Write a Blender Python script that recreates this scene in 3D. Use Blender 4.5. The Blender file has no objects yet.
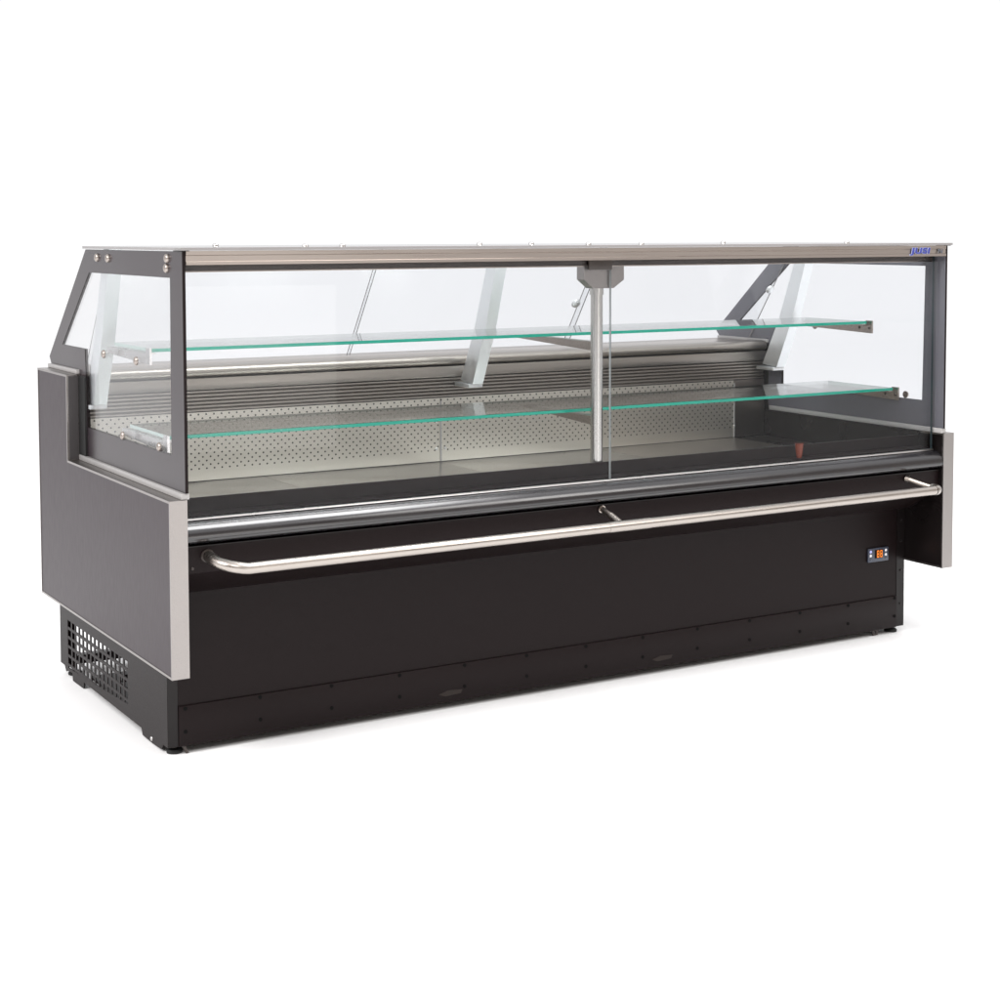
import bpy, bmesh, math, random
from mathutils import Vector, Matrix
from mathutils.geometry import tessellate_polygon
random.seed(4)
S = bpy.context.scene
COL = S.collection
Z0 = 0.068                      # the counter's own z = 0 stands this far above the floor

# ------------------------------------------------------------------ camera
cam_d = bpy.data.cameras.new('camera')
cam = bpy.data.objects.new('camera', cam_d)
COL.objects.link(cam)
S.camera = cam
cam_d.sensor_width = 36.0
cam_d.lens = 1646.27 / 1000 * 36.0
cam_d.shift_y = -0.1651
cam_d.clip_start = 0.05
cam_d.clip_end = 300
YAW, PITCH, ROLL = 0.5367, 0.0608, 0.0023
right0 = Vector((math.cos(YAW), -math.sin(YAW), 0))
fw0 = Vector((math.sin(YAW), math.cos(YAW), 0))
up1 = Vector((0, 0, 1)) * math.cos(PITCH) + fw0 * math.sin(PITCH)
fw1 = fw0 * math.cos(PITCH) - Vector((0, 0, 1)) * math.sin(PITCH)
rr = right0 * math.cos(ROLL) - up1 * math.sin(ROLL)
uu = right0 * math.sin(ROLL) + up1 * math.cos(ROLL)
M4 = Matrix.Identity(4)
for i in range(3):
    M4[i][0], M4[i][1], M4[i][2] = rr[i], uu[i], -fw1[i]
M4.translation = Vector((-1.3113, -3.7454, 1.2366 + Z0))
cam.matrix_world = M4

# ------------------------------------------------------------------ studio surroundings
W = bpy.data.worlds.new('World')
S.world = W
W.use_nodes = True
nt = W.node_tree
nt.nodes.clear()
out = nt.nodes.new('ShaderNodeOutputWorld')
bg = nt.nodes.new('ShaderNodeBackground')
tc = nt.nodes.new('ShaderNodeTexCoord')
sp = nt.nodes.new('ShaderNodeSeparateXYZ')
nt.links.new(tc.outputs['Generated'], sp.inputs[0])
mr = nt.nodes.new('ShaderNodeMapRange')         # white sweep behind, dim warm room in front
mr.inputs['From Min'].default_value = -0.30
mr.inputs['From Max'].default_value = 0.02
nt.links.new(sp.outputs['Y'], mr.inputs['Value'])
nz = nt.nodes.new('ShaderNodeTexNoise')         # the uneven room the glass mirrors
nz.inputs['Scale'].default_value = 3.2
nz.inputs['Detail'].default_value = 2
nt.links.new(tc.outputs['Generated'], nz.inputs['Vector'])
rp = nt.nodes.new('ShaderNodeValToRGB')
rp.color_ramp.elements[0].position = 0.36
rp.color_ramp.elements[0].color = (0.20, 0.165, 0.145, 1)
rp.color_ramp.elements[1].position = 0.66
rp.color_ramp.elements[1].color = (0.80, 0.72, 0.66, 1)
nt.links.new(nz.outputs['Fac'], rp.inputs['Fac'])
mx = nt.nodes.new('ShaderNodeMix')
mx.data_type = 'RGBA'
nt.links.new(mr.outputs['Result'], mx.inputs['Factor'])
nt.links.new(rp.outputs['Color'], mx.inputs['A'])
mx.inputs['B'].default_value = (1.02, 1.02, 1.03, 1)
zr = nt.nodes.new('ShaderNodeMapRange')         # brighter zone overhead, added to wash the floor white
zr.inputs['From Min'].default_value = 0.40
zr.inputs['From Max'].default_value = 0.62
nt.links.new(sp.outputs['Z'], zr.inputs['Value'])
m2 = nt.nodes.new('ShaderNodeMix')
m2.data_type = 'RGBA'
nt.links.new(zr.outputs['Result'], m2.inputs['Factor'])
nt.links.new(mx.outputs['Result'], m2.inputs['A'])
m2.inputs['B'].default_value = (1.32, 1.32, 1.34, 1)
nt.links.new(m2.outputs['Result'], bg.inputs['Color'])
bg.inputs['Strength'].default_value = 1.0
nt.links.new(bg.outputs[0], out.inputs[0])


def area(name, loc, target, size, size_y, power, color=(1, 1, 1)):
    d = bpy.data.lights.new(name, 'AREA')
    d.shape = 'RECTANGLE'
    d.size, d.size_y, d.energy, d.color = size, size_y, power, color
    o = bpy.data.objects.new(name, d)
    COL.objects.link(o)
    o.location = loc
    o.rotation_euler = (Vector(target) - Vector(loc)).to_track_quat('-Z', 'Y').to_euler()
    return o


area('overhead_softbox', (1.70, -0.80, 3.6), (1.70, -0.80, 0), 1.5, 1.7, 105)
area('left_fill', (-4.6, -1.0, 4.0), (-0.4, 0.3, 0.0), 2.2, 2.2, 250, (1, 0.98, 0.97))  # added fill, lifts the floor shadow on the left
area('front_left_softbox', (-2.2, -4.6, 4.4), (0.6, -0.4, 0.0), 2.0, 2.0, 90, (1, 0.97, 0.94))
area('front_right_softbox', (4.6, -4.6, 4.4), (1.9, 0.2, 0.0), 2.0, 2.0, 80, (1, 0.97, 0.94))
area('low_front_fill', (1.45, -3.7, 0.66), (0.5, 0.5, 0.60), 1.4, 0.8, 7.5, (1, 0.97, 0.93))  # added fill, brightens the left back wall and veils the glass

S.render.engine = 'CYCLES'
S.view_settings.view_transform = 'Standard'
S.view_settings.look = 'None'
S.view_settings.exposure = 0
S.view_settings.gamma = 1
S.view_settings.use_curve_mapping = False
S.cycles.max_bounces = 16
S.cycles.transparent_max_bounces = 32
S.cycles.glossy_bounces = 8
S.cycles.caustics_reflective = True


# ------------------------------------------------------------------ materials
def principled(name, col, rough=0.5, metal=0.0, spec=0.5, coat=0.0):
    m = bpy.data.materials.new(name)
    m.use_nodes = True
    b = m.node_tree.nodes['Principled BSDF']
    b.inputs['Base Color'].default_value = (*col, 1)
    b.inputs['Roughness'].default_value = rough
    b.inputs['Metallic'].default_value = metal
    b.inputs['Specular IOR Level'].default_value = spec
    b.inputs['Coat Weight'].default_value = coat
    b.inputs['Coat Roughness'].default_value = 0.06
    return m, m.node_tree, b


def grain(t, b, scale, col_amt, rough_amt, bump=0.0, stretch=(1, 1, 1), detail=4):
    """Fine uneven grain in colour, gloss and surface, in the object's own coordinates."""
    tcn = t.nodes.new('ShaderNodeTexCoord')
    mp = t.nodes.new('ShaderNodeMapping')
    mp.inputs['Scale'].default_value = stretch
    t.links.new(tcn.outputs['Object'], mp.inputs['Vector'])
    n = t.nodes.new('ShaderNodeTexNoise')
    n.inputs['Scale'].default_value = scale
    n.inputs['Detail'].default_value = detail
    t.links.new(mp.outputs[0], n.inputs['Vector'])
    if col_amt:
        c = Vector(b.inputs['Base Color'].default_value[:3])
        r = t.nodes.new('ShaderNodeMix')
        r.data_type = 'RGBA'
        r.inputs['A'].default_value = (*(c * (1 - col_amt)), 1)
        r.inputs['B'].default_value = (*(c * (1 + col_amt)), 1)
        t.links.new(n.outputs['Fac'], r.inputs['Factor'])
        t.links.new(r.outputs['Result'], b.inputs['Base Color'])
    if rough_amt:
        ro = b.inputs['Roughness'].default_value
        q = t.nodes.new('ShaderNodeMapRange')
        q.inputs['From Min'].default_value = 0.3
        q.inputs['From Max'].default_value = 0.7
        q.inputs['To Min'].default_value = max(0.02, ro - rough_amt)
        q.inputs['To Max'].default_value = ro + rough_amt
        t.links.new(n.outputs['Fac'], q.inputs['Value'])
        t.links.new(q.outputs[0], b.inputs['Roughness'])
    if bump:
        bp = t.nodes.new('ShaderNodeBump')
        bp.inputs['Strength'].default_value = bump
        bp.inputs['Distance'].default_value = 0.002
        t.links.new(n.outputs['Fac'], bp.inputs['Height'])
        t.links.new(bp.outputs[0], b.inputs['Normal'])
    return n


def mk(name, col, rough, metal=0.0, spec=0.5, coat=0.0, g=None):
    m, t, b = principled(name, col, rough, metal, spec, coat)
    if g:
        grain(t, b, *g)
    return m


LAMINATE = mk('charcoal_laminate', (0.021, 0.0125, 0.017), 0.38, 0, 0.24, 0, (220, 0.16, 0.03, 0.0, (1, 1, 0.12)))
PRINTSHEEN = mk('sheen_printed_glass', (0.105, 0.104, 0.120), 0.18, 0, 0.5, 0, (4, 0.05, 0.03, 0.0))  # lighter copy of the black print, with its inside reflection put into the colour
PRINT = mk('black_printed_glass', (0.024, 0.0175, 0.021), 0.22, 0, 0.30, 0, (4, 0.05, 0.03, 0.0))
BLACK = mk('black_powder_coat', (0.0080, 0.0045, 0.0047), 0.42, 0, 0.13, 0, (480, 0.45, 0.05, 0.02))
BLACKFINE = mk('black_enamel', (0.007, 0.0052, 0.0052), 0.30, 0, 0.25, 0, (6, 0.15, 0.06, 0.0))
GLOSSBLACK = mk('glossy_black_vinyl', (0.009, 0.0080, 0.0095), 0.22, 0, 0.9, 0, (14, 0.1, 0.05, 0.0, (0.3, 1, 1)))
STEEL = mk('brushed_steel', (0.36, 0.318, 0.29), 0.30, 1, 0.5, 0, (260, 0.07, 0.05, 0.0, (0.012, 1, 1)))
DULLSHADESTEEL = mk('dull_shaded_steel', (0.28, 0.25, 0.225), 0.30, 1, 0.5, 0, (200, 0.05, 0.02, 0.0, (1, 1, 1)))  # dull stay steel; on the well's right end, darkness put into the colour
WELLSTEEL = mk('well_steel', (0.36, 0.33, 0.30), 0.36, 1, 0.5, 0, (260, 0.07, 0.05, 0.0, (0.012, 1, 1)))
STEELV = mk('linen_steel_trim', (0.305, 0.285, 0.275), 0.34, 1, 0.5, 0, (420, 0.12, 0.08, 0.10, (1, 1, 0.7)))
POSTSTEEL = mk('satin_steel_post', (0.52, 0.505, 0.48), 0.24, 1, 0.5, 0, (30, 0.04, 0.04, 0.0, (1, 1, 0.05)))
RAILGREY = mk('satin_grey_rail', (0.33, 0.32, 0.315), 0.35, 0, 0.5, 0, (30, 0.05, 0.04, 0.0))
ALU = mk('anodised_aluminium', (0.60, 0.585, 0.58), 0.30, 1, 0.5, 0, (40, 0.05, 0.08, 0.0, (0.2, 0.2, 0.2)))
POSTALU = mk('satin_aluminium', (0.80, 0.82, 0.83), 0.45, 1, 0.5, 0, (50, 0.05, 0.06, 0.0, (1, 1, 0.1)))
CHROME = mk('polished_steel_tube', (0.40, 0.365, 0.335), 0.30, 1, 0.5, 0, (120, 0.06, 0.05, 0.0, (0.03, 1, 1)))
DARKGREY = mk('dark_grey_facing', (0.05, 0.046, 0.047), 0.4, 0, 0.4, 0, (6, 0.1, 0.05, 0.0))
DARKMETAL = mk('dark_channel', (0.045, 0.036, 0.032), 0.4, 0, 0.4, 0, (12, 0.4, 0.1, 0.0, (0.15, 1, 1)))
DECKSTEEL = mk('deck_steel', (0.62, 0.61, 0.59), 0.22, 1, 0.5, 0, (9, 0.06, 0.05, 0.0, (0.4, 1, 1)))
RUBBER = mk('black_rubber', (0.012, 0.012, 0.012), 0.6, 0, 0.3, 0, (20, 0.2, 0.05, 0.0))
HOLE = mk('dark_opening', (0.003, 0.003, 0.003), 0.8, 0, 0.1, 0, (20, 0.2, 0.05, 0.0))
RUST = mk('scuffed_rust', (0.013, 0.0075, 0.0055), 0.5, 0, 0.3, 0, (40, 0.4, 0.05, 0.0))
BLUE = mk('blue_lettering', (0.025, 0.035, 0.22), 0.35, 0, 0.5, 0, (20, 0.05, 0.03, 0.0))
PALE = mk('pale_lettering_edge', (0.36, 0.38, 0.55), 0.4, 0, 0.5, 0, (20, 0.05, 0.03, 0.0))
GREYTXT = mk('grey_lettering', (0.07, 0.075, 0.09), 0.4, 0, 0.5, 0, (20, 0.05, 0.03, 0.0))
BEZEL = mk('blue_grey_plastic', (0.045, 0.052, 0.075), 0.35, 0, 0.5, 0, (20, 0.08, 0.03, 0.0))
KEYW = mk('white_keypad', (0.75, 0.74, 0.76), 0.4, 0, 0.5, 0, (20, 0.05, 0.03, 0.0))
KEYB = mk('lilac_keypad', (0.45, 0.47, 0.85), 0.4, 0, 0.5, 0, (20, 0.05, 0.03, 0.0))
ORANGE = mk('orange_plastic', (0.17, 0.028, 0.010), 0.45, 0, 0.4, 0, (30, 0.12, 0.05, 0.0))
WHITEFLOOR = mk('white_studio_floor', (0.93, 0.93, 0.93), 0.6, 0, 0.2, 0, (2, 0.01, 0.03, 0.0))

# lit orange digits of the controller
LED, t_, b_ = principled('orange_lit_display', (0.5, 0.12, 0.01), 0.4)
b_.inputs['Emission Color'].default_value = (1.0, 0.30, 0.03, 1)
b_.inputs['Emission Strength'].default_value = 0.7
grain(t_, b_, 30, 0.05, 0.02)


def glass(name, tint, f0=0.04):
    """Clear sheet: lets light straight through, mirrors more the flatter one looks along it."""
    m = bpy.data.materials.new(name)
    m.use_nodes = True
    t = m.node_tree
    t.nodes.clear()
    o = t.nodes.new('ShaderNodeOutputMaterial')
    tr = t.nodes.new('ShaderNodeBsdfTransparent')
    tr.inputs[0].default_value = (*tint, 1)
    gl = t.nodes.new('ShaderNodeBsdfGlossy')
    gl.inputs['Roughness'].default_value = 0.012
    lw = t.nodes.new('ShaderNodeLayerWeight')
    pw = t.nodes.new('ShaderNodeMath')
    pw.operation = 'POWER'
    pw.inputs[1].default_value = 5
    t.links.new(lw.outputs['Facing'], pw.inputs[0])
    ma = t.nodes.new('ShaderNodeMath')
    ma.operation = 'MULTIPLY_ADD'
    ma.inputs[1].default_value = 1 - f0
    ma.inputs[2].default_value = f0
    t.links.new(pw.outputs[0], ma.inputs[0])
    mi = t.nodes.new('ShaderNodeMixShader')
    t.links.new(ma.outputs[0], mi.inputs[0])
    t.links.new(tr.outputs[0], mi.inputs[1])
    t.links.new(gl.outputs[0], mi.inputs[2])
    t.links.new(mi.outputs[0], o.inputs[0])
    return m


GLASS = glass('clear_glass', (0.950, 0.954, 0.960), 0.012)
SHELFGLASS = glass('shelf_glass_sheet', (0.955, 0.975, 0.968), 0.03)
TOPGLASS = glass('canopy_glass', (0.85, 0.87, 0.87), 0.05)
TEAL, t_, b_ = principled('green_glass_edge', (0.004, 0.30, 0.21), 0.15)
grain(t_, b_, 3, 0.15, 0.04, 0.0, (1, 1, 1))
SEAMEDGE = mk('bright_glass_edge', (0.30, 0.32, 0.325), 0.3, 0, 0.5, 0, (3, 0.1, 0.03, 0.0))
PALEEDGE = mk('dark_glass_edge', (0.03, 0.042, 0.047), 0.15, 0, 0.5, 0, (3, 0.1, 0.03, 0.0))
SHELFEDGE = mk('ground_glass_edge', (0.40, 0.50, 0.47), 0.3, 0, 0.5, 0, (3, 0.1, 0.03, 0.0))
GREYEDGE = mk('grey_glass_edge', (0.22, 0.21, 0.21), 0.2, 0, 0.5, 0, (3, 0.1, 0.03, 0.0))


def perforated(name):
    """Brushed steel with a staggered grid of dark holes."""
    m, t, b = principled(name, (0.5, 0.47, 0.43), 0.30, 1)
    L = t.links
    tcn = t.nodes.new('ShaderNodeTexCoord')
    s = t.nodes.new('ShaderNodeSeparateXYZ')
    L.new(tcn.outputs['Object'], s.inputs[0])

    def mth(op, a, bb=None, c=None):
        n = t.nodes.new('ShaderNodeMath')
        n.operation = op
        for i, v in enumerate((a, bb, c)):
            if v is None:
                continue
            if isinstance(v, (int, float)):
                n.inputs[i].default_value = v
            else:
                L.new(v, n.inputs[i])
        return n.outputs[0]
    # rotated square lattice, diagonal 24 mm along x, 23 mm along z
    u = mth('MULTIPLY', s.outputs['X'], 1 / 0.024)
    v = mth('MULTIPLY', mth('SUBTRACT', s.outputs['Z'], 0.5475), 1 / 0.023)
    a = mth('SUBTRACT', mth('FRACT', mth('ADD', u, v)), 0.5)
    c = mth('SUBTRACT', mth('FRACT', mth('ADD', mth('SUBTRACT', u, v), 64.0)), 0.5)
    d = mth('SQRT', mth('ADD', mth('MULTIPLY', a, a), mth('MULTIPLY', c, c)))
    hole = mth('LESS_THAN', d, 0.165)
    inz = mth('MULTIPLY', mth('GREATER_THAN', s.outputs['Z'], 0.541),
              mth('LESS_THAN', s.outputs['Z'], 0.716))
    hole = mth('MULTIPLY', hole, inz)
    mp = t.nodes.new('ShaderNodeMapping')
    mp.inputs['Scale'].default_value = (0.06, 1, 1)
    L.new(tcn.outputs['Object'], mp.inputs['Vector'])
    n = t.nodes.new('ShaderNodeTexNoise')
    n.inputs['Scale'].default_value = 50
    L.new(mp.outputs[0], n.inputs['Vector'])
    cm = t.nodes.new('ShaderNodeMix')
    cm.data_type = 'RGBA'
    cm.inputs['A'].default_value = (0.62, 0.59, 0.53, 1)
    cm.inputs['B'].default_value = (0.72, 0.69, 0.63, 1)
    L.new(n.outputs['Fac'], cm.inputs['Factor'])
    ch = t.nodes.new('ShaderNodeMix')
    ch.data_type = 'RGBA'
    L.new(hole, ch.inputs['Factor'])
    L.new(cm.outputs['Result'], ch.inputs['A'])
    ch.inputs['B'].default_value = (0.012, 0.011, 0.010, 1)
    L.new(ch.outputs['Result'], b.inputs['Base Color'])
    L.new(mth('SUBTRACT', 1.0, hole), b.inputs['Metallic'])
    L.new(mth('MULTIPLY_ADD', hole, 0.45, 0.42), b.inputs['Roughness'])
    return m


PERF = perforated('perforated_steel')


# ------------------------------------------------------------------ mesh helpers
class MB:
    def __init__(self):
        self.bm = bmesh.new()

    def box(self, x0, x1, y0, y1, z0, z1, bevel=0.0, mat=0):
        vs = [self.bm.verts.new((x, y, z)) for x in (x0, x1) for y in (y0, y1) for z in (z0, z1)]
        fs = []
        for q in ((0, 1, 3, 2), (4, 6, 7, 5), (0, 4, 5, 1), (2, 3, 7, 6), (0, 2, 6, 4), (1, 5, 7, 3)):
            f = self.bm.faces.new([vs[i] for i in q])
            f.material_index = mat
            fs.append(f)
        if bevel:
            es = list({e for f in fs for e in f.edges})
            bmesh.ops.bevel(self.bm, geom=es, offset=bevel, segments=2, profile=0.5, affect='EDGES')
        return self

    def prism(self, loops, axis, lo, hi, mats=(0, 0), flip=None):
        """Polygon (with holes) given in the two other axes, extruded along axis; mats = (faces, edges)."""
        def P(u, v, w):
            return {'x': (w, u, v), 'y': (u, w, v), 'z': (u, v, w)}[axis]
        flat = [p for l in loops for p in l]
        a = [self.bm.verts.new(P(u, v, lo)) for u, v in flat]
        b = [self.bm.verts.new(P(u, v, hi)) for u, v in flat]
        for tri in tessellate_polygon([[Vector((u, v, 0)) for u, v in l] for l in loops]):
            for vs in (a, b):
                try:
                    f = self.bm.faces.new([vs[i] for i in tri])
                    f.material_index = mats[0]
                except ValueError:
                    pass
        k = 0
        for l in loops:
            n = len(l)
            for i in range(n):
                j = (i + 1) % n
                f = self.bm.faces.new((a[k + i], a[k + j], b[k + j], b[k + i]))
                f.material_index = mats[1]
            k += n
        return self

    def tube(self, pts, r, n=20, cap=True):
        pts = [Vector(p) for p in pts]
        rings = []
        up = None
        for i, p in enumerate(pts):
            d = (pts[min(i + 1, len(pts) - 1)] - pts[max(i - 1, 0)]).normalized()
            if up is None:
                up = d.orthogonal().normalized()
            up = (up - d * up.dot(d)).normalized()
            s = d.cross(up)
            rad = r[i] if isinstance(r, (list, tuple)) else r
            rings.append([self.bm.verts.new(p + (up * math.cos(2 * math.pi * k / n) + s * math.sin(2 * math.pi * k / n)) * rad)
                          for k in range(n)])
        for q, w in zip(rings, rings[1:]):
            for k in range(n):
                self.bm.faces.new((q[k], q[(k + 1) % n], w[(k + 1) % n], w[k]))
        if cap:
            self.bm.faces.new(rings[0])
            self.bm.faces.new(rings[-1])
        return self

    def dome(self, c, ax, r, h):
        """Button-head bolt: short drum and a domed cap pointing along ax."""
        c, ax = Vector(c), Vector(ax).normalized()
        prof = [(0, 1.0), (h * 0.3, 1.0), (h * 0.6, 0.9), (h * 0.85, 0.62), (h, 0.2)]
        return self.tube([c + ax * a for a, _ in prof], [r * q for _, q in prof], 16)

    def build(self, name, mat, parent=None, smooth=35):
        bm = self.bm
        bmesh.ops.recalc_face_normals(bm, faces=bm.faces)
        me = bpy.data.meshes.new(name)
        bm.to_mesh(me)
        bm.free()
        for m in (mat if isinstance(mat, (list, tuple)) else [mat]):
            me.materials.append(m)
        for p in me.polygons:
            p.use_smooth = True
        me.set_sharp_from_angle(angle=math.radians(smooth))
        o = bpy.data.objects.new(name, me)
        COL.objects.link(o)
        if parent:
            o.parent = parent
        return o


def box(name, mat, parent, x0, x1, y0, y1, z0, z1, bevel=0.0):
    return MB().box(x0, x1, y0, y1, z0, z1, bevel).build(name, mat, parent)


def inset(poly, d):
    """Shrink a counter-clockwise polygon with right angles or other corners by d."""
    out_ = []
    n = len(poly)
    for i in range(n):
        p0, p1, p2 = Vector(poly[i - 1]), Vector(poly[i]), Vector(poly[(i + 1) % n])
        e1, e2 = (p1 - p0).normalized(), (p2 - p1).normalized()
        n1, n2 = Vector((-e1.y, e1.x)), Vector((-e2.y, e2.x))
        k = d / (1 + n1.dot(n2))
        out_.append(tuple(p1 + (n1 + n2) * k))
    return out_


# ------------------------------------------------------------------ setting
fl = MB().box(-60, 60, -60, 60, -0.2, 0.0).build('floor', WHITEFLOOR)
fl['kind'] = 'structure'

# ------------------------------------------------------------------ the counter
L = 2.60
T = 0.0446
D = 1.1465
N = 0.8467
ZB, ZT, ZH = 0.1708, 0.6034, 0.8455
GX = 0.0396
root = bpy.data.objects.new('display_counter', None)
COL.objects.link(root)
root.location = (0, 0, Z0)
root['label'] = 'long black refrigerated display counter with glass front, two glass shelves and a steel bumper rail'
root['category'] = 'display counter'


def mirror(x, side):
    return x if side < 0 else L - x


# --- end panels
PANEL = [(0, ZB), (D, ZB), (D, ZH), (N, ZH), (N, ZT), (0, ZT)]
for side in (-1, 1):
    xs = sorted((mirror(0.0012, side), mirror(T - 0.0012, side)))
    inner = inset(PANEL, 0.0062)
    ep = MB().prism([inner], 'x', *xs).build('end_panel', [LAMINATE, LAMINATE] if side < 0 else [BLACKFINE, BLACKFINE], root)
    xs = sorted((mirror(0.0, side), mirror(T, side)))
    MB().prism([PANEL, inset(PANEL, 0.006)], 'x', *xs).build('edge_trim', STEELV, ep)
    # raised rail in which the side glass stands, along the low ledge and up the tall rear part
    r = MB()
    x0, x1 = sorted((mirror(0.031, side), mirror(0.0520, side)))
    r.box(x0, x1, 0.004, N - 0.004, ZT + 0.0005, 0.619, 0.0015)
    x0, x1 = sorted((mirror(0.030, side), mirror(0.0535, side)))
    r.box(x0, x1, N + 0.006, D - 0.004, ZH + 0.0005, 0.858, 0.0015)
    r.build('glass_rail', RAILGREY, ep)
    x0, x1 = sorted((mirror(0.0335, side), mirror(0.0392, side)))
    box('corner_gasket', RUBBER, ep, x0, x1, 0.786, N - 0.002, 0.6195, ZH - 0.003)
    x0, x1 = sorted((mirror(0.0055, side), mirror(0.0325, side)))
    box('notch_facing', DARKGREY, ep, x0, x1, N - 0.0025, N - 0.0002, ZT + 0.002, ZH - 0.004)
    if side > 0:
        for z in (0.46, 0.27, 0.195):
            MB().dome((L - T - 0.0005, 0.19, z), (-1, 0, 0), 0.005, 0.004).build('screw', ALU, ep)

# --- side windows: clear pane inside a wide black printed border
OUT = [(0.0, 0.6195), (0.0, 1.1985), (0.774, 1.1985), (1.157, 0.878), (1.140, 0.8585), (0.853, 0.8585), (0.853, 0.6195)]
HOLEP = [(0.094, 0.702), (0.087, 1.134), (0.745, 1.135), (1.018, 0.920), (0.796, 0.920), (0.780, 0.701)]
BOLTS = [(0.665, 1.177), (0.568, 1.176), (0.102, 1.181), (0.107, 1.157), (0.617, 0.917), (0.345, 0.916), (0.465, 0.711), (0.177, 0.713)]
for side in (-1, 1):
    xs = sorted((mirror(GX, side), mirror(GX + 0.008, side)))
    sw = MB().prism([OUT, HOLEP], 'x', *xs).build('side_window', [PRINT if side < 0 else PRINTSHEEN, BLACK], root)
    sw.data.polygons.foreach_set('material_index', [0 if abs(p.normal.x) > 0.9 else 1 for p in sw.data.polygons])
    xs = sorted((mirror(GX + 0.001, side), mirror(GX + 0.007, side)))
    MB().prism([HOLEP], 'x', *xs).build('pane', GLASS, sw)
    for y, z in BOLTS:
        MB().dome((mirror(GX, side), y, z), (side, 0, 0), 0.0115, 0.009).build('bolt', STEEL, sw)
    x0, x1 = sorted((mirror(0.030, side), mirror(0.056, side)))
    MB().box(x0, x1, -0.004, 0.035, 1.1988, 1.2005).build('corner_clip', RUBBER, sw)

# --- glass canopy on top, with the heads of its fixing studs
cp = MB().box(0.034, L - 0.024, -0.006, 0.785, 1.2006, 1.2075).build('canopy', [TOPGLASS, GREYEDGE], root)
cp.data.polygons.foreach_set('material_index', [0 if abs(p.normal.z) > 0.9 else 1 for p in cp.data.polygons])
for x, y in ((0.40, 0.72), (0.51, 0.34), (0.62, 0.34), (1.26, 0.70), (1.45, 0.70), (1.44, 0.36), (1.62, 0.34), (2.22, 0.70), (2.45, 0.34)):
    MB().dome((x, y, 1.2075), (0, 0, 1), 0.009, 0.007).build('stud', ALU, cp)

# --- front top rail with dark lamp channel under it
rail = MB()
rail.prism([[(-0.003, 1.1995), (-0.003, 1.190), (-0.0005, 1.188), (-0.0005, 1.175), (-0.003, 1.1735), (-0.003, 1.166), (0.058, 1.166), (0.058, 1.1995)]],
           'x', GX + 0.009, L - GX - 0.009)
rail = rail.build('top_rail', STEEL, root)
box('lamp_channel', DARKMETAL, rail, 0.050, L - 0.050, 0.046, 0.098, 1.1515, 1.1655)
lip = MB()
lip.box(0.050, L - 0.050, 0.046, 0.096, 1.1475, 1.1512, 0.001)
lip.build('channel_lip', STEEL, rail)


def text(name, body, mat, parent, x, z, y, size, extrude=0.0006, offset=0.0, sx=1.0):
    cu = bpy.data.curves.new(name, 'FONT')
    cu.body = body
    cu.size = size
    cu.extrude = extrude
    cu.offset = offset
    cu.shear = 0.12
    cu.space_character = 1.12
    tmp = bpy.data.objects.new(name, cu)
    COL.objects.link(tmp)
    bpy.context.view_layer.update()
    me = bpy.data.meshes.new_from_object(tmp.evaluated_get(bpy.context.evaluated_depsgraph_get()))
    bpy.data.objects.remove(tmp)
    for v in me.vertices:
        a, b, c = v.co
        v.co = (x + a * sx, y - c, z + b)
    me.materials.clear()
    me.materials.append(mat)
    o = bpy.data.objects.new(name, me)
    COL.objects.link(o)
    o.parent = parent
    return o


text('logo_lettering', 'JUSI', BLUE, rail, 2.400, 1.1755, -0.0055, 0.024, 0.0005, 0.0009, 1.75)
text('logo_outline', 'JUSI', PALE, rail, 2.400, 1.1755, -0.0040, 0.024, 0.0005, 0.0018, 1.75)
text('logo_lettering', 'N', GREYTXT, rail, 2.512, 1.1755, -0.0050, 0.020, 0.0005, 0.0005, 1.4)

# --- two front panes
for x0, x1 in ((0.060, 1.2980), (1.2992, 2.5405)):
    fp = MB().box(x0, x1, 0.036, 0.044, 0.5525, 1.1655).build('front_glass', [GLASS, PALEEDGE, SEAMEDGE], root)
    fp.data.polygons.foreach_set('material_index', [0 if abs(p.normal.y) > 0.9 else (2 if abs(p.center.x - 1.2986) < 0.01 else 1) for p in fp.data.polygons])

# --- clamp in the middle of the rail holding both panes
cl = MB().prism([[(1.215, 1.1475), (1.215, 1.112), (1.246, 1.087), (1.314, 1.087), (1.349, 1.110), (1.349, 1.1475)]], 'y', 0.0455, 0.082)
cl = cl.build('glass_clamp', STEELV, root)
box('clamp_cover', DARKMETAL, cl, 1.222, 1.299, 0.0305, 0.0355, 1.139, 1.1655, 0.0008)
box('clamp_arm', STEELV, cl, 1.296, 1.328, 0.0825, 0.148, 1.092, 1.112, 0.001)

# --- centre post with shelf arms
cpst = MB().tube([(1.312, 0.127, 0.5105), (1.312, 0.127, 1.0915)], 0.0175, 28).build('centre_post', POSTSTEEL, root)
MB().tube([(1.312, 0.127, 1.066), (1.312, 0.127, 1.090)], 0.020, 28).build('collar', POSTSTEEL, cpst)
for z, yb in ((0.934, 0.62), (0.722, 0.50)):
    a = MB()
    for dx in (-0.016, 0.012):
        a.prism([[(0.135, z - 0.026), (0.135, z - 0.002), (yb, z - 0.002), (yb, z - 0.008)]], 'x', 1.312 + dx, 1.312 + dx + 0.004)
    a.box(1.300, 1.324, 0.135, yb - 0.01, z - 0.004, z - 0.001)
    a.build('shelf_arm', STEEL, cpst)

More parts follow.
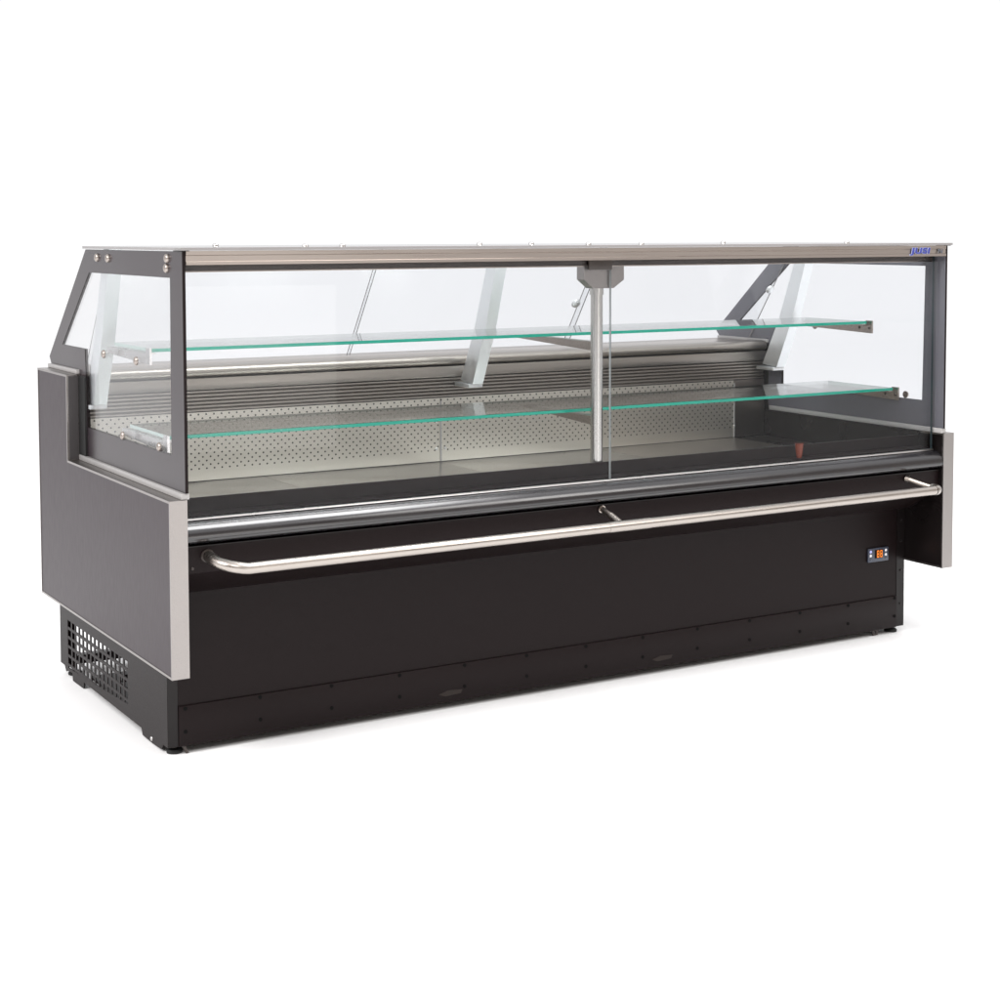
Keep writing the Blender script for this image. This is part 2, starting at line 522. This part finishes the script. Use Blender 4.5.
# --- glass shelves on end brackets
for zt, y0, y1 in ((0.947, 0.325, 0.630), (0.735, 0.200, 0.510)):
    sh = MB().box(0.072, 2.528, y0, y1, zt - 0.0090, zt)
    sh = sh.build('glass_shelf', [SHELFGLASS, TEAL, SHELFEDGE], root)
    sh.data.polygons.foreach_set('material_index', [0 if abs(p.normal.z) > 0.9 else (1 if p.normal.y < -0.9 else (0 if p.normal.y > 0.9 else 2)) for p in sh.data.polygons])
    for side in (-1, 1):
        x0, x1 = sorted((mirror(0.0605, side), mirror(0.0665, side)))
        prof = [(y0 - 0.018, zt - 0.040), (y1 + 0.03, zt - 0.030), (y1 + 0.03, zt - 0.012), (y0 + 0.012, zt - 0.0125), (y0 + 0.012, zt + 0.002), (y0 - 0.018, zt + 0.002)]
        br = MB().prism([prof], 'x', x0, x1)
        xa, xb = sorted((mirror(0.0668, side), mirror(0.084, side)))
        br.box(xa, xb, y0 + 0.004, y1, zt - 0.0150, zt - 0.0110)
        br = br.build('shelf_bracket', ALU if side < 0 else STEEL, sh)
        for yy in (y0 - 0.006, y0 + 0.040):
            MB().dome((mirror(0.0668, side), yy, zt - 0.022), (-side, 0, 0), 0.005, 0.003).build('screw', DARKMETAL, sh)

# --- leaning rear posts
for xa in (0.0505, 1.268, 2.5115):
    xb = xa + 0.038
    ps = MB().prism([[(0.592, 1.200), (0.680, 0.940), (0.760, 0.765), (0.838, 0.772), (0.750, 0.937), (0.646, 1.200)]], 'x', xa, xb)
    ps = ps.build('rear_post', POSTALU, root)
    box('foot', POSTALU, ps, xa - 0.008, xb + 0.004, 0.770, 0.862, 0.752, 0.764, 0.001)

# --- rear sliding doors, leaning back
def door_y(z):
    return 0.770 + 0.70 * (1.112 - z)


for x0, x1, off in ((0.092, 0.935, 0.010), (0.920, 1.748, 0.0), (1.733, 2.550, 0.010)):
    z1, z0 = 1.196, 0.858
    q = [(door_y(z0) + off, z0), (door_y(z0) + off + 0.006, z0), (door_y(z1) + off + 0.006, z1), (door_y(z1) + off, z1)]
    dr = MB().prism([q], 'x', x0, x1, (1, 0)).build('rear_door', [GLASS, GREYEDGE], root)
    dr.data.polygons.foreach_set('material_index', [1 if abs(p.normal.x) > 0.9 else 0 for p in dr.data.polygons])
    if x0 > 0.1:
        xk, zk = (1.712, 1.008) if x0 < 1.5 else (2.536, 1.040)
        MB().dome((xk, door_y(zk) + off - 0.0005, zk), (0, -0.82, -0.57), 0.0165, 0.010).build('finger_knob', POSTALU, dr)

# --- rear wall of the well: rounded steel lip, flat strip, louvred air outlet, perforated sheet
lip = MB()
arc = [(0.862 - 0.020 * math.cos(a) + 0.010, 0.836 + 0.017 * math.sin(a)) for a in [math.radians(-75 + 15 * i) for i in range(12)]]
lip.prism([arc + [(0.900, 0.853), (0.900, 0.819)]], 'x', 0.056, L - 0.056)
lip = lip.build('rear_lip', WELLSTEEL, root)
box('lip_strip', WELLSTEEL, lip, 0.056, L - 0.056, 0.853, 0.880, 0.783, 0.8165, 0.001)
lv = MB()
prof = [(0.885, 0.7815)]
zz = 0.7815
for i in range(6):
    prof += [(0.872, zz - 0.0020), (0.868, zz - 0.0040), (0.868, zz - 0.0085), (0.875, zz - 0.0105)]
    zz -= 0.0110
prof += [(0.900, zz), (0.900, 0.7815)]
lv.prism([prof], 'x', 0.056, L - 0.056)
lv.build('air_louvre', WELLSTEEL, root)
pw = MB()
box('blank_panel', DULLSHADESTEEL, root, 2.4065, L - 0.056, 0.866, 0.872, 0.5115, 0.7150)  # darker steel: the wall's shading towards the right put into its colour
for x0, x1 in ((0.056, 1.2085), (1.2115, 2.4035)):
    pw.box(x0, x1, 0.866, 0.872, 0.5115, 0.7150)
pw = pw.build('perforated_wall', PERF, root)
for xs_ in (1.210, 2.405):
    box('joint_strip', RAILGREY, pw, xs_ - 0.0022, xs_ + 0.0022, 0.8630, 0.8656, 0.5115, 0.7050)
    for z in (0.552, 0.640):
        for dx in (-0.016, 0.016) if xs_ < 2 else (0.0,):
            MB().dome((xs_ + dx, 0.8660 if dx else 0.8630, z), (0, -1, 0), 0.0048, 0.004).build('screw', ALU, pw)
box('rear_column', BLACKFINE, root, 0.050, L - 0.050, 0.9005, 1.120, 0.175, 0.836)
box('worktop', STEEL, root, 0.056, L - 0.056, 0.9005, 1.130, 0.8365, 0.8500, 0.002)

# --- inner side walls of the well and front duct
for side in (-1, 1):
    x0, x1 = sorted((mirror(0.0455, side), mirror(0.0545, side)))
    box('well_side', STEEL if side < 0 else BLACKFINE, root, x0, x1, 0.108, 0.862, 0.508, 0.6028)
box('front_duct', BLACK, root, 0.056, L - 0.056, 0.0985, 0.1065, 0.500, 0.591, 0.001)
box('front_ledge', BLACK, root, 0.056, L - 0.056, 0.0475, 0.0980, 0.5425, 0.5550)

# --- deck trays
for x0, x1 in ((0.056, 0.599), (0.601, 1.2040), (1.2060, 1.8190), (1.8210, 2.4040)):
    dt = MB().box(x0, x1, 0.1085, 0.8655, 0.499, 0.510, 0.0015).build('deck_tray', DULLSHADESTEEL if x0 > 1.8 else DECKSTEEL, root)  # right tray: dark reflection put into a darker steel colour
box('deck_filler', BLACKFINE, root, 2.407, 2.544, 0.1085, 0.8655, 0.499, 0.509)

# --- black bumper under the glass, its aluminium strip, the fascia and the lower panel
X0, X1 = T + 0.0008, L - T - 0.0008
arc = []
for i in range(25):                                  # broad sloping upper face, tight round nose, short return below
    a = math.radians(90 + 180 * i / 24)
    up = math.sin(a) > 0
    arc.append((0.040 + 0.040 * math.cos(a), 0.508 + (0.038 if up else 0.019) * math.sin(a)))
bmp = MB().prism([[(0.060, 0.546)] + arc + [(0.060, 0.489)]], 'x', X0, X1).build('bumper', GLOSSBLACK, root)
box('bumper_strip', ALU, bmp, 0.0560, 2.5440, 0.0330, 0.0470, 0.5465, 0.5520, 0.0010)
fas = MB().prism([[(0.020, 0.4875), (0.020, 0.420), (0.150, 0.345), (0.172, 0.345), (0.172, 0.4875)]], 'x', X0, X1)
fas = fas.build('fascia', BLACK, root)
box('fascia_edge', BLACKFINE, fas, X0, X1, 0.0155, 0.0330, 0.4848, 0.4872)
for x in (0.062, 2.538):
    MB().dome((x, 0.0200, 0.432), (0, -1, 0), 0.004, 0.003).build('screw', DARKMETAL, fas)
lp = box('lower_panel', BLACK, root, 0.073, 2.520, 0.1672, 0.172, 0.0562, 0.3435)
core = box('well_body', BLACKFINE, root, 0.050, L - 0.050, 0.175, 0.900, 0.175, 0.498)

# --- digital controller in the lower panel
ct = MB().box(2.391, 2.479, 0.160, 0.1669, 0.178, 0.223, 0.002).build('controller', BEZEL, lp)
box('display', HOLE, ct, 2.419, 2.452, 0.1588, 0.1598, 0.190, 0.217)
dg = MB()
for x in (2.427, 2.441):
    for a, b, c, d in ((0, .009, .019, .022), (0, .009, .009, .012), (0, .009, -.001, .002), (0, .002, 0, .022), (.007, .009, 0, .022)):
        dg.box(x + a, x + b, 0.1578, 0.1586, 0.1930 + c, 0.1930 + d)
dg.build('digits', LED, ct)
for x, z, m in ((2.401, 0.213, KEYB), (2.401, 0.200, KEYW), (2.401, 0.187, BEZEL), (2.467, 0.213, KEYW), (2.467, 0.199, KEYW), (2.467, 0.188, BEZEL)):
    MB().dome((x, 0.1600, z), (0, -1, 0), 0.0048, 0.002).build('button', m, ct)

# --- plinth with two rows of screw holes
pl = box('plinth', BLACK, root, 0.073, 2.520, 0.1620, 0.1715, -0.047, 0.0560, 0.001)
for k in range(13):
    x = 0.090 + 0.2017 * k
    for z in (0.052 - 0.003, -0.010):
        MB().tube([(x, 0.1608, z), (x, 0.1619, z)], 0.0052, 12).build('screw', HOLE, pl)
for x in (0.815, 1.535):
    MB().prism([[(x, -0.022), (x + 0.03, -0.014), (x + 0.075, -0.017), (x + 0.07, -0.027), (x + 0.02, -0.030)]], 'y', 0.1612, 0.1619).build('scuff', RUST, pl)

# --- base: side plates, corner uprights, louvre grille on the left, feet
BX = 0.0449
SIDEP = [(0.1672, -0.047), (0.203, -0.047), (0.215, -0.062), (0.277, -0.065), (0.362, -0.064), (0.372, -0.047), (0.880, -0.047), (0.885, -0.066),
         (0.992, -0.069), (0.996, -0.046), (1.045, -0.050), (1.060, -0.056), (1.075, -0.040), (1.116, -0.040), (1.116, 0.1700), (0.1672, 0.1700)]
GR = [(0.478, -0.012), (1.036, -0.040), (1.036, 0.108), (0.478, 0.108)]
bl = MB().prism([SIDEP, GR], 'x', BX, BX + 0.004).build('base_side', BLACK, root)
g = MB()
ncol, nrow = 15, 5
for i in range(1, ncol):
    y = 0.478 + (1.036 - 0.478) * i / ncol
    g.box(BX + 0.0006, BX + 0.0032, y - 0.0060, y + 0.0060, -0.042, 0.109)
for j in range(0, nrow + 1):
    z = -0.030 + (0.108 + 0.030) * j / nrow
    g.box(BX + 0.0003, BX + 0.0035, 0.477, 1.037, z - 0.0042, z + 0.0042)
g.build('grille', BLACK, bl)
MB().dome((BX, 0.288, -0.054), (-1, 0, 0), 0.006, 0.004).build('screw', ALU, bl)
box('base_side', BLACKFINE, root, L - BX - 0.004, L - BX, 0.1672, 1.116, -0.047, 0.1700)
MB().box(BX + 0.0005, 0.072, 0.1660, 0.1715, -0.0465, 0.3435).build('corner_upright', BLACKFINE, root)
ur = MB().box(2.521, L - BX - 0.0005, 0.1660, 0.1715, -0.0465, 0.3435).build('corner_upright', BLACKFINE, root)
for z in (0.028, 0.138, 0.235, 0.305):
    MB().dome((2.538, 0.1660, z), (0, -1, 0), 0.004, 0.003).build('screw', BLACKFINE, ur)
box('floor_mask_plate', BLACK, root, 0.070, 2.50, 0.33, 0.90, -0.044, -0.036)  # added plate, blocks the lit floor behind the lower grille rows
fr = MB()
fr.box(0.052, L - 0.052, 0.300, 0.330, -0.045, -0.020)
fr.box(0.052, L - 0.052, 1.080, 1.110, -0.044, -0.018)
fr.box(0.052, 0.084, 1.080, 1.112, -0.018, 0.169)
fr.box(1.285, 1.317, 1.080, 1.112, -0.018, 0.169)
fr.box(L - 0.084, L - 0.052, 1.080, 1.112, -0.018, 0.169)
fr.box(0.35, 1.20, 0.90, 0.93, 0.028, 0.052)
fr.box(0.052, 0.40, 0.55, 0.58, 0.030, 0.050)
fr.build('base_frame', BLACKFINE, root)
for x, y in ((0.072, 0.195), (2.525, 0.195), (0.072, 1.06), (2.525, 1.06), (1.30, 1.06), (1.30, 0.30)):
    f = MB().tube([(x, y, -0.068), (x, y, -0.062), (x, y, -0.058), (x, y, -0.056)], [0.020, 0.021, 0.018, 0.008], 20).build('foot', RUBBER, root)
    MB().tube([(x, y, -0.057), (x, y, -0.030)], 0.007, 12).build('spindle', DARKMETAL, f)
MB().prism([[(0.082, -0.047), (0.091, -0.047), (0.100, -0.066), (0.092, -0.067)]], 'y', 0.166, 0.170).build('levelling_tab', DARKMETAL, root)
MB().prism([[(2.424, -0.047), (2.455, -0.047), (2.449, -0.067), (2.430, -0.067)], [(2.436, -0.054), (2.443, -0.054), (2.443, -0.061), (2.436, -0.061)]], 'y', 0.175, 0.179).build('levelling_tab', DARKMETAL, root)

# --- bumper hand rail: straight tube, swept left return, right elbow, middle stay
ZR, YR, RR = 0.441, -0.088, 0.0142
pts = [(0.100, 0.018, ZR + 0.020)]
for i in range(13):
    a = math.radians(90 * i / 12)
    pts.append((0.100 + 0.062 * (1 - math.cos(a)), YR + 0.062 - 0.062 * math.sin(a), ZR + 0.016 * (1 - i / 12)))
pts += [(0.45, YR, ZR), (1.20, YR, ZR + 0.001), (1.90, YR, ZR + 0.002), (2.428, YR, ZR + 0.003)]
hr = MB().tube(pts, RR, 24)
hr = hr.build('hand_rail', CHROME, root, 60)
el = MB()
ep_ = []
for i in range(9):
    a = math.radians(90 * i / 8)
    ep_.append((2.4285 + 0.020 * math.sin(a), YR + 0.020 * (1 - math.cos(a)), ZR + 0.003))
ep_ += [(2.4485, YR + 0.030, ZR + 0.004)]
el.tube(ep_, RR + 0.0012, 24)
el.build('elbow', CHROME, hr, 60)
st = MB().tube([(2.4485, YR + 0.030, ZR + 0.006), (2.430, -0.02, ZR + 0.016), (2.412, 0.0195, ZR + 0.028)], 0.008, 16)
st.tube([(2.416, 0.012, ZR + 0.026), (2.412, 0.0198, ZR + 0.028)], 0.011, 20)
st.build('stay', DULLSHADESTEEL, hr)
st = MB().tube([(1.255, 0.0195, ZR + 0.034), (1.255, -0.03, ZR + 0.020)], 0.008, 16)
st.tube([(1.255, -0.028, ZR + 0.0205), (1.255, YR + 0.006, ZR + 0.002)], 0.0105, 16)
st.tube([(1.255, 0.014, ZR + 0.0325), (1.255, 0.0198, ZR + 0.034)], 0.011, 20)
st.build('stay', STEEL, hr)
MB().tube([(1.205, YR, ZR + 0.001), (1.345, YR, ZR + 0.0012)], RR + 0.0008, 24).build('sleeve', CHROME, hr)
MB().tube([(0.100, 0.0198, ZR + 0.0205), (0.100, 0.015, ZR + 0.0193)], 0.0165, 20).build('flange', DARKMETAL, hr)

# ------------------------------------------------------------------ small orange cup on the ledge behind the front glass
cup = MB().tube([(0, 0, 0), (0, 0, 0.002), (0, 0, 0.030), (0, 0, 0.044), (0, 0, 0.046), (0, 0, 0.046), (0, 0, 0.006)],
                [0.006, 0.008, 0.0115, 0.0125, 0.0145, 0.011, 0.007], 24).build('orange_cup', ORANGE)
cup.location = (2.018, 0.071, 0.5552 + Z0)
cup['label'] = 'small tapered orange cup standing on the black ledge behind the front glass'
cup['category'] = 'cup'
